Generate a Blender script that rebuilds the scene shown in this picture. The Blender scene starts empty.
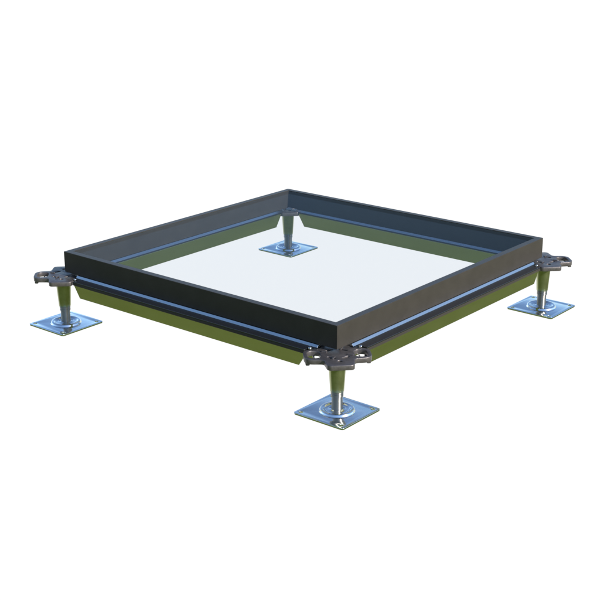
# Raised-floor panel: a black frame with a glass pane, carried by four stringers and four adjustable pedestals.
import bpy, bmesh, math
from math import radians as R, sin, cos, pi
from mathutils import Vector, Matrix

scene = bpy.context.scene
COL = scene.collection

# ---------------------------------------------------------------- materials
def mat(name, base, metallic=0.0, rough=0.4, spec=0.5, var=0.0, var_scale=60.0, bump=0.0, bump_scale=900.0,
        rough_var=0.0, stretch=None):
    m = bpy.data.materials.new(name); m.use_nodes = True
    nt = m.node_tree; p = nt.nodes['Principled BSDF']; L = nt.links
    p.inputs['Metallic'].default_value = metallic
    p.inputs['Roughness'].default_value = rough
    p.inputs['Specular IOR Level'].default_value = spec
    tc = nt.nodes.new('ShaderNodeTexCoord')
    mp = nt.nodes.new('ShaderNodeMapping'); L.new(tc.outputs['Object'], mp.inputs['Vector'])
    if stretch: mp.inputs['Scale'].default_value = stretch
    n = nt.nodes.new('ShaderNodeTexNoise'); n.inputs['Scale'].default_value = var_scale
    n.inputs['Detail'].default_value = 6.0; n.inputs['Roughness'].default_value = 0.65
    L.new(mp.outputs['Vector'], n.inputs['Vector'])
    cr = nt.nodes.new('ShaderNodeValToRGB')
    cr.color_ramp.elements[0].position = 0.3; cr.color_ramp.elements[1].position = 0.7
    cr.color_ramp.elements[0].color = tuple(c*(1-var) for c in base) + (1,)
    cr.color_ramp.elements[1].color = tuple(min(1, c*(1+var)) for c in base) + (1,)
    L.new(n.outputs['Fac'], cr.inputs['Fac']); L.new(cr.outputs['Color'], p.inputs['Base Color'])
    if rough_var:
        mr = nt.nodes.new('ShaderNodeMapRange')
        mr.inputs['To Min'].default_value = max(0.02, rough-rough_var); mr.inputs['To Max'].default_value = rough+rough_var
        L.new(n.outputs['Fac'], mr.inputs['Value']); L.new(mr.outputs['Result'], p.inputs['Roughness'])
    if bump:
        b = nt.nodes.new('ShaderNodeBump'); b.inputs['Strength'].default_value = bump; b.inputs['Distance'].default_value = 0.0004
        n2 = nt.nodes.new('ShaderNodeTexNoise'); n2.inputs['Scale'].default_value = bump_scale; n2.inputs['Detail'].default_value = 3
        L.new(tc.outputs['Object'], n2.inputs['Vector']); L.new(n2.outputs['Fac'], b.inputs['Height'])
        L.new(b.outputs['Normal'], p.inputs['Normal'])
    return m

M_FRAME = mat('black_powder_coat', (.037, .033, .029), 0, .36, .22, var=.10, var_scale=40, bump=.12, bump_scale=2200)
M_CAP   = mat('dark_gasket_rail', (.012, .013, .016), 0, .22, 1.0, var=.08, var_scale=60)
M_STRIP = mat('bright_zinc', (.62, .66, .68), 1, .26, var=.06, var_scale=80, stretch=(.15, 1, 1))
M_WEB   = mat('olive_reflection_steel', (.68, .69, .52), 1, .22, var=.05, var_scale=25, rough_var=.05, stretch=(.2, 1, 1))  # grey zinc, with olive of the reflected lawn put into the base colour
M_SLEEVE= mat('olive_reflection_casting', (.37, .40, .22), .95, .30, var=.14, var_scale=90, rough_var=.05)  # base colour carries the lawn's olive reflection too; the metal itself is neutral
M_PLATE = mat('blue_white_zinc_plate', (.80, .83, .86), 1, .10, var=.06, var_scale=45, rough_var=.04)
M_STEM  = mat('chrome_tube', (.36, .34, .31), 1, .46, var=.05, var_scale=120)
_nt = M_STEM.node_tree; _p = _nt.nodes['Principled BSDF']; _t = _nt.nodes.new('ShaderNodeTangent')   # turned tube: grain round the axis
_t.direction_type = 'RADIAL'; _t.axis = 'Z'; _nt.links.new(_t.outputs[0], _p.inputs['Tangent'])
_p.inputs['Anisotropic'].default_value = .95; _p.inputs['Anisotropic Rotation'].default_value = .25
M_HEAD  = mat('dark_cast_head', (.15, .135, .135), .75, .42, .5, var=.22, var_scale=140, bump=.25, bump_scale=1500)
M_CLIP  = mat('steel_clip', (.62, .62, .60), 1, .3, var=.05)
M_SCREW = mat('steel_screw', (.75, .75, .75), 1, .2, var=.05)

def glass_mat():
    m = bpy.data.materials.new('clear_glass'); m.use_nodes = True
    nt = m.node_tree; nt.nodes.clear(); L = nt.links
    o = nt.nodes.new('ShaderNodeOutputMaterial'); mx = nt.nodes.new('ShaderNodeMixShader')
    t = nt.nodes.new('ShaderNodeBsdfTransparent'); g = nt.nodes.new('ShaderNodeBsdfGlossy')
    t.inputs['Color'].default_value = (.90, .918, .932, 1); g.inputs['Roughness'].default_value = .02
    g.inputs['Color'].default_value = (1, 1, 1, 1)
    lw = nt.nodes.new('ShaderNodeLayerWeight'); lw.inputs['Blend'].default_value = .5
    pw = nt.nodes.new('ShaderNodeMath'); pw.operation = 'POWER'; pw.inputs[1].default_value = 5
    ml = nt.nodes.new('ShaderNodeMath'); ml.operation = 'MULTIPLY_ADD'; ml.inputs[1].default_value = .10; ml.inputs[2].default_value = .018
    L.new(lw.outputs['Facing'], pw.inputs[0]); L.new(pw.outputs[0], ml.inputs[0]); L.new(ml.outputs[0], mx.inputs['Fac'])
    L.new(t.outputs[0], mx.inputs[1]); L.new(g.outputs[0], mx.inputs[2]); L.new(mx.outputs[0], o.inputs['Surface'])
    return m
M_GLASS = glass_mat()

# ---------------------------------------------------------------- mesh helpers
def empty(name, label, cat, loc=(0, 0, 0), rz=0.0, group=None):
    o = bpy.data.objects.new(name, None); COL.objects.link(o)
    o.empty_display_size = .02; o.location = loc; o.rotation_euler = (0, 0, rz)
    o['label'] = label; o['category'] = cat
    if group: o['group'] = group
    return o

def link(name, bm, m, parent, smooth_deg=35, loc=(0, 0, 0), bevel=0.0, segs=2):
    bmesh.ops.recalc_face_normals(bm, faces=bm.faces)
    me = bpy.data.meshes.new(name); bm.to_mesh(me); bm.free()
    me.materials.append(m)
    o = bpy.data.objects.new(name, me); COL.objects.link(o)
    o.parent = parent; o.location = loc
    if smooth_deg:
        for p in me.polygons: p.use_smooth = True
        if hasattr(me, 'set_sharp_from_angle'): me.set_sharp_from_angle(angle=R(smooth_deg))
    if bevel:
        b = o.modifiers.new('bevel', 'BEVEL'); b.width = bevel; b.segments = segs; b.limit_method = 'ANGLE'
        b.angle_limit = R(30); b.harden_normals = True
    return o

def prism(bm, pts, y0, y1, axis='y'):
    """Extrude a polygon of (a, z) points between y0 and y1 (axis 'y': a is x)."""
    A = [bm.verts.new((a, y0, z)) for a, z in pts]; B = [bm.verts.new((a, y1, z)) for a, z in pts]
    n = len(pts)
    bm.faces.new(A); bm.faces.new(B[::-1])
    for i in range(n): bm.faces.new((A[i], B[i], B[(i+1) % n], A[(i+1) % n]))

def prism_x(bm, pts, x0, x1, cut=None):
    """Extrude a (y, z) section along x; cut(z) shortens each end at height z."""
    c = cut or (lambda z: 0)
    A = [bm.verts.new((x0 + c(z), y, z)) for y, z in pts]; B = [bm.verts.new((x1 - c(z), y, z)) for y, z in pts]
    n = len(pts)
    bm.faces.new(A); bm.faces.new(B[::-1])
    for i in range(n): bm.faces.new((A[i], B[i], B[(i+1) % n], A[(i+1) % n]))

def lathe(bm, prof, n=64, centre=(0, 0), cap=True):
    rings = []
    for r, z in prof:
        rings.append([bm.verts.new((centre[0]+r*cos(2*pi*i/n), centre[1]+r*sin(2*pi*i/n), z)) for i in range(n)])
    for a, b in zip(rings, rings[1:]):
        for i in range(n): bm.faces.new((a[i], a[(i+1) % n], b[(i+1) % n], b[i]))
    if cap:
        bm.faces.new(rings[0][::-1]); bm.faces.new(rings[-1])

def box(bm, c, s, rz=0.0):
    mtx = Matrix.Translation(c) @ Matrix.Rotation(rz, 4, 'Z') @ Matrix.Diagonal((s[0], s[1], s[2], 1))
    bmesh.ops.create_cube(bm, size=1, matrix=mtx)

def rounded(pts, rad, seg=5):
    """Round the corners of a closed polygon; rad is a number or one per corner."""
    out = []; n = len(pts)
    for i in range(n):
        p = Vector(pts[i]); a = Vector(pts[i-1]) - p; b = Vector(pts[(i+1) % n]) - p
        r = rad[i] if isinstance(rad, (list, tuple)) else rad
        if r <= 0: out.append(tuple(p)); continue
        an = a.angle(b); t = min(r/math.tan(an/2), a.length*.49, b.length*.49)
        r2 = t*math.tan(an/2)
        cdir = (a.normalized()+b.normalized()).normalized(); c = p + cdir*(r2/sin(an/2))
        s = p + a.normalized()*t - c; e = p + b.normalized()*t - c
        a0 = math.atan2(s.y, s.x); da = (math.atan2(e.y, e.x)-a0+pi) % (2*pi) - pi
        for k in range(seg+1):
            th = a0+da*k/seg; out.append((c.x+r2*cos(th), c.y+r2*sin(th)))
    return out

def circle(cx, cy, r, n=20): return [(cx+r*cos(2*pi*i/n), cy+r*sin(2*pi*i/n)) for i in range(n)]

def slot(cx, cy, lx, ly, ang, rad):
    c, s = cos(ang), sin(ang)
    q = rounded([(-lx/2, -ly/2), (lx/2, -ly/2), (lx/2, ly/2), (-lx/2, ly/2)], rad, 5)
    return [(cx+x*c-y*s, cy+x*s+y*c) for x, y in q]

def sheet(bm, loops, z0, z1, bev=0.0):
    """A flat plate with holes: outline + hole loops, filled and thickened, with rolled edges."""
    cu = bpy.data.curves.new('sheet', 'CURVE'); cu.dimensions = '2D'; cu.fill_mode = 'BOTH'
    cu.extrude = (z1-z0)/2 - bev; cu.bevel_depth = bev; cu.bevel_resolution = 2; cu.offset = -bev
    for lp in loops:
        s = cu.splines.new('POLY'); s.points.add(len(lp)-1); s.use_cyclic_u = True
        for pt, (x, y) in zip(s.points, lp): pt.co = (x, y, 0, 1)
    o = bpy.data.objects.new('sheet', cu); COL.objects.link(o)
    dg = bpy.context.evaluated_depsgraph_get(); dg.update()
    me = bpy.data.meshes.new_from_object(o.evaluated_get(dg))
    me.transform(Matrix.Translation((0, 0, (z0+z1)/2)))
    bm.from_mesh(me)
    bpy.data.objects.remove(o); bpy.data.curves.remove(cu); bpy.data.meshes.remove(me)
    bmesh.ops.remove_doubles(bm, verts=bm.verts, dist=1e-6)

def copy_tree(o, parent=None):
    c = o.copy(); COL.objects.link(c); c.parent = parent
    for ch in list(o.children): copy_tree(ch, c)
    return c

# ---------------------------------------------------------------- pedestal
PED = .300            # half the pedestal spacing
HZ0, HZ1 = .0835, .0912

def make_pedestal():
    root = empty('floor_pedestal', '', 'pedestal', (PED, -PED, 0), 0, 'pedestals under the four panel corners')
    # base plate: square sheet with four fixing holes and a pressed ring round the tube
    bm = bmesh.new(); h = .0457; i = .0085
    sheet(bm, [rounded([(-h, -h), (h, -h), (h, h), (-h, h)], .0045, 6)] +
              [circle(sx*(h-i), sy*(h-i), .0034) for sx in (-1, 1) for sy in (-1, 1)], 0, .003, .0005)
    plate = link('base_plate', bm, M_PLATE, root, 30)
    bm = bmesh.new()
    lathe(bm, [(.0268, .0028), (.0262, .0034), (.0257, .0050), (.0250, .0064), (.0238, .0072), (.0218, .0074), (.0202, .0070), (.0188, .0056), (.0172, .0047), (.0150, .0044), (.0120, .0047), (.0100, .0056), (.0083, .0064)], 72, cap=False)
    link('pressed_ring', bm, M_PLATE, plate, 60)
    # chrome tube, lock collar, tapered sleeve
    bm = bmesh.new(); lathe(bm, [(.0081, .0030), (.0081, .0300)], 48); link('stem', bm, M_STEM, root)
    bm = bmesh.new()
    lathe(bm, [(.0083, .0262), (.0092, .0266), (.0092, .0296), (.0086, .0302), (.0086, .0312), (.0094, .0316), (.0094, .0336), (.0080, .0340)], 48)
    link('collar', bm, M_STEM, root, 40)
    bm = bmesh.new()
    lathe(bm, [(.0090, .0338), (.0099, .0340), (.0102, .0346), (.0105, .0400), (.0127, .0740), (.0131, .0800), (.0134, HZ0-.0002)], 48)
    link('sleeve', bm, M_SLEEVE, root, 40)
    # cast head: four lobes on the diagonals; two of them open claws, two with screw holes
    w, r = .0192, .0465
    pts = []
    for k in range(4):
        a = pi/4 + k*pi/2; c, s = cos(a), sin(a)
        re = r + (.0022 if k % 2 == 0 else 0)
        for (x, y) in ((re, -w), (re, w)): pts.append((x*c-y*s, x*s+y*c))
        pts.append((.0310*cos(a+pi/4), .0310*sin(a+pi/4)))
    rad = [.013, .013, .006, .007, .007, .006]*2
    holes = []
    for a in (pi/4, 5*pi/4):                                  # claw lobes: a wide mouth near the end
        cx, cy = .0338*cos(a), .0338*sin(a)
        holes.append(slot(cx, cy, .0190, .0275, a, .0080))
    for a in (3*pi/4, 7*pi/4):                                # screw lobes
        holes.append(circle(.0290*cos(a), .0290*sin(a), .0036, 20))
        for sgn in (-1, 1):
            holes.append(slot(.0180*cos(a+sgn*.62), .0180*sin(a+sgn*.62), .0046, .0130, a+sgn*.62, .0015))
    bm = bmesh.new(); sheet(bm, [rounded(pts, rad, 6)] + holes, HZ0, HZ1, .0008)
    head = link('head', bm, M_HEAD, root, 30)
    # raised tabs that locate the panel corners
    for k in range(4):
        a = k*pi/2
        bm = bmesh.new(); box(bm, (.0195*cos(a+.38), .0195*sin(a+.38), HZ1+.0009), (.0085, .0028, .0022), a+.3)
        link('locating_tab', bm, M_HEAD, head, 0, bevel=.0005)
    for a in (pi/4, 5*pi/4):                                  # hanging clip under each claw mouth and its end lip
        bm = bmesh.new()
        c, s = cos(a), sin(a)
        box(bm, ((.0438)*c, (.0438)*s, HZ0-.0018), (.0062, .0270, .0050), a)
        link('claw_lip', bm, M_HEAD, head, 0, bevel=.0016, segs=3)
        bm = bmesh.new()
        box(bm, (.0345*c, .0315*s, HZ0-.0006), (.0024, .0290, .0014), a)
        link('spring_clip', bm, M_CLIP, head, 0, bevel=.0005)
    bm = bmesh.new(); lathe(bm, [(.0140, HZ0-.0035), (.0165, HZ0-.0025), (.0172, HZ0-.0001)], 48)
    link('neck_flange', bm, M_HEAD, head, 40)
    return root

ped = make_pedestal()
spots = [((PED, -PED), 'steel pedestal under the lowest front corner, where black and brown-grey frame faces meet'),
         ((-PED, -PED), 'steel pedestal at the outer end of the near-black frame face'),
         ((PED, PED), 'steel pedestal at the outer end of the sunlit brown-grey frame face'),
         ((-PED, PED), 'steel pedestal at the rear corner, seen through the glass pane')]
for k, ((x, y), lab) in enumerate(spots):
    o = ped if k == 0 else copy_tree(ped)
    o.location = (x, y, 0); o['label'] = lab

# ---------------------------------------------------------------- stringers
def make_stringer():
    Y0 = -.298
    root = empty('stringer', '', 'stringer', (0, Y0, .0632), 0, 'stringers joining the pedestals')
    zb = .0632
    # olive channel, ends sloped back towards the bottom
    bm = bmesh.new()
    cut = lambda z: max(0, (.0258 - z))*.65
    pts = [(-.0172, .0), (-.0172, .0258), (.0172, .0258), (.0172, .0), (.0152, .0), (.0152, .0238), (-.0152, .0238), (-.0152, .0)]
    prism_x(bm, pts, -.2575, .2575, cut)
    web = link('channel', bm, M_WEB, root, 0, bevel=.0005)
    # dark rail on top and bright bevelled strip on the rail
    bm = bmesh.new(); prism_x(bm, [(-.0200, .0261), (-.0200, .0283), (.0184, .0283), (.0184, .0261)], -.2530, .2530)
    for sx in (-1, 1): box(bm, (sx*.2590, .002, .0263), (.0170, .0170, .0028))
    link('rail', bm, M_CAP, root, 0, bevel=.0006)
    bm = bmesh.new(); prism_x(bm, [(-.0202, .0217), (-.0202, .0260), (-.0174, .0260), (-.0174, .0217)], -.2530, .2530)
    link('flange', bm, M_FRAME, root, 0, bevel=.0005)
    bm = bmesh.new()
    prism_x(bm, [(-.0034, .02835), (-.0004, .0319), (.0130, .0319), (.0172, .02835)], -.2640, .2640)
    link('bearing_strip', bm, M_STRIP, root, 0, bevel=.0003)
    for sx in (-1, 1):
        bm = bmesh.new()
        bmesh.ops.create_uvsphere(bm, u_segments=16, v_segments=8, radius=.0026, matrix=Matrix.Translation((sx*.2570, -.0110, .0290)) @ Matrix.Diagonal((1, 1, .7, 1)))
        link('end_screw', bm, M_SCREW, root, 60)
    return root

st = make_stringer()
labs = ['olive steel stringer below the outer near-black frame face',
        'olive steel stringer below the sunlit brown-grey outer frame face',
        'grey-green stringer seen through the glass below the dark navy inner frame face',
        'grey-green stringer seen through the glass below the plain grey inner frame face']
for k, lab in enumerate(labs):
    o = st if k == 0 else copy_tree(st)
    a = k*pi/2; v = Matrix.Rotation(a, 3, 'Z') @ Vector((0, -.298, .0632))
    o.location = v; o.rotation_euler = (0, 0, a); o['label'] = lab

# ---------------------------------------------------------------- framed panel
panel = empty('access_panel', 'large square black-framed floor panel with a clear glass top pane', 'floor panel', (0, 0, .0955))
panel['kind'] = 'thing'
H, T, FH = .2972, .0117, .0363
bm = bmesh.new()
rings = []
for hh, z in ((H, 0), (H, FH), (H-T, FH), (H-T, 0)):
    rings.append([bm.verts.new((sx*hh, sy*hh, z)) for sx, sy in ((-1, -1), (1, -1), (1, 1), (-1, 1))])
for a, b in zip(rings, rings[1:]+rings[:1]):
    for i in range(4): bm.faces.new((a[i], a[(i+1) % 4], b[(i+1) % 4], b[i]))
link('frame', bm, M_FRAME, panel, 0, bevel=.0006)
bm = bmesh.new(); box(bm, (0, 0, FH-.0022), (2*(H-T)-.0004, 2*(H-T)-.0004, .0030))
link('glass_pane', bm, M_GLASS, panel, 0)

# ---------------------------------------------------------------- camera
yaw, pitch = -.6832, .3256
cam_d = bpy.data.cameras.new('camera'); cam = bpy.data.objects.new('camera', cam_d); COL.objects.link(cam)
cam_d.sensor_width = 36; cam_d.lens = 36*1220.2269/600; cam_d.shift_x = -12.2628/600
cam_d.clip_start = .01; cam_d.clip_end = 1000
cam.location = (1.29876755, -1.58387857, .72102641)
cam.rotation_euler = (pi/2 - pitch, 0, -yaw)
scene.camera = cam

# ---------------------------------------------------------------- daylight
SUN_EL, SUN_AZ = R(28), R(86)           # azimuth clockwise from +Y
w = bpy.data.worlds.new('World'); scene.world = w; w.use_nodes = True
nt = w.node_tree; nt.nodes.clear(); L = nt.links
out = nt.nodes.new('ShaderNodeOutputWorld')
sky = nt.nodes.new('ShaderNodeTexSky'); sky.sky_type = 'NISHITA'; sky.sun_disc = False
sky.sun_elevation = SUN_EL; sky.sun_rotation = SUN_AZ; sky.altitude = 500; sky.air_density = 1.0
sky.dust_density = .5; sky.ozone_density = 2.4
bsky = nt.nodes.new('ShaderNodeBackground'); bsky.inputs['Strength'].default_value = .14
L.new(sky.outputs[0], bsky.inputs['Color'])
# below the horizon: white added where the camera looks, a lawn all round the rest
tc = nt.nodes.new('ShaderNodeTexCoord'); sep = nt.nodes.new('ShaderNodeSeparateXYZ'); L.new(tc.outputs['Generated'], sep.inputs[0])
def M(op, a, b=None, c=None):
    n = nt.nodes.new('ShaderNodeMath'); n.operation = op
    for i, v in enumerate((a, b, c)):
        if v is None: continue
        if isinstance(v, (int, float)): n.inputs[i].default_value = v
        else: L.new(v, n.inputs[i])
    return n.outputs[0]
az = M('ARCTAN2', sep.outputs['X'], sep.outputs['Y'])
ca = yaw - R(11)
d = M('ABSOLUTE', M('WRAP', M('SUBTRACT', az, ca), pi, -pi))
white_sector = nt.nodes.new('ShaderNodeMapRange'); white_sector.interpolation_type = 'SMOOTHSTEP'
L.new(d, white_sector.inputs['Value'])
for k, v in (('From Min', R(57)), ('From Max', R(66)), ('To Min', 1), ('To Max', 0)): white_sector.inputs[k].default_value = v
noise = nt.nodes.new('ShaderNodeTexNoise'); noise.inputs['Scale'].default_value = 9; noise.inputs['Detail'].default_value = 6
L.new(tc.outputs['Generated'], noise.inputs['Vector'])
gr = nt.nodes.new('ShaderNodeValToRGB')
gr.color_ramp.elements[0].position = .3; gr.color_ramp.elements[0].color = (.105, .140, .030, 1)
gr.color_ramp.elements[1].position = .7; gr.color_ramp.elements[1].color = (.165, .205, .055, 1)
L.new(noise.outputs['Fac'], gr.inputs['Fac'])
mix = nt.nodes.new('ShaderNodeMix'); mix.data_type = 'RGBA'
L.new(white_sector.outputs['Result'], mix.inputs['Factor']); L.new(gr.outputs['Color'], mix.inputs[6]); mix.inputs[7].default_value = (1.05, 1.05, 1.05, 1)
bgr = nt.nodes.new('ShaderNodeBackground'); L.new(mix.outputs[2], bgr.inputs['Color']); bgr.inputs['Strength'].default_value = .72
hz = nt.nodes.new('ShaderNodeMapRange'); L.new(sep.outputs['Z'], hz.inputs['Value'])
hz.inputs['From Min'].default_value = -.015; hz.inputs['From Max'].default_value = .015
ms = nt.nodes.new('ShaderNodeMixShader'); L.new(hz.outputs['Result'], ms.inputs['Fac'])
L.new(bgr.outputs[0], ms.inputs[1]); L.new(bsky.outputs[0], ms.inputs[2]); L.new(ms.outputs[0], out.inputs['Surface'])

sd = bpy.data.lights.new('sun', 'SUN'); sd.energy = 5.0; sd.angle = R(.5); sd.color = (1, .95, .87)
sun = bpy.data.objects.new('sun', sd); COL.objects.link(sun)
v = Vector((sin(SUN_AZ)*cos(SUN_EL), cos(SUN_AZ)*cos(SUN_EL), sin(SUN_EL)))
sun.rotation_euler = v.to_track_quat('Z', 'Y').to_euler()

scene.view_settings.view_transform = 'Standard'; scene.view_settings.look = 'None'
scene.view_settings.exposure = .5; scene.view_settings.gamma = 1
scene.render.engine = 'CYCLES'
scene.cycles.transparent_max_bounces = 16; scene.cycles.max_bounces = 10
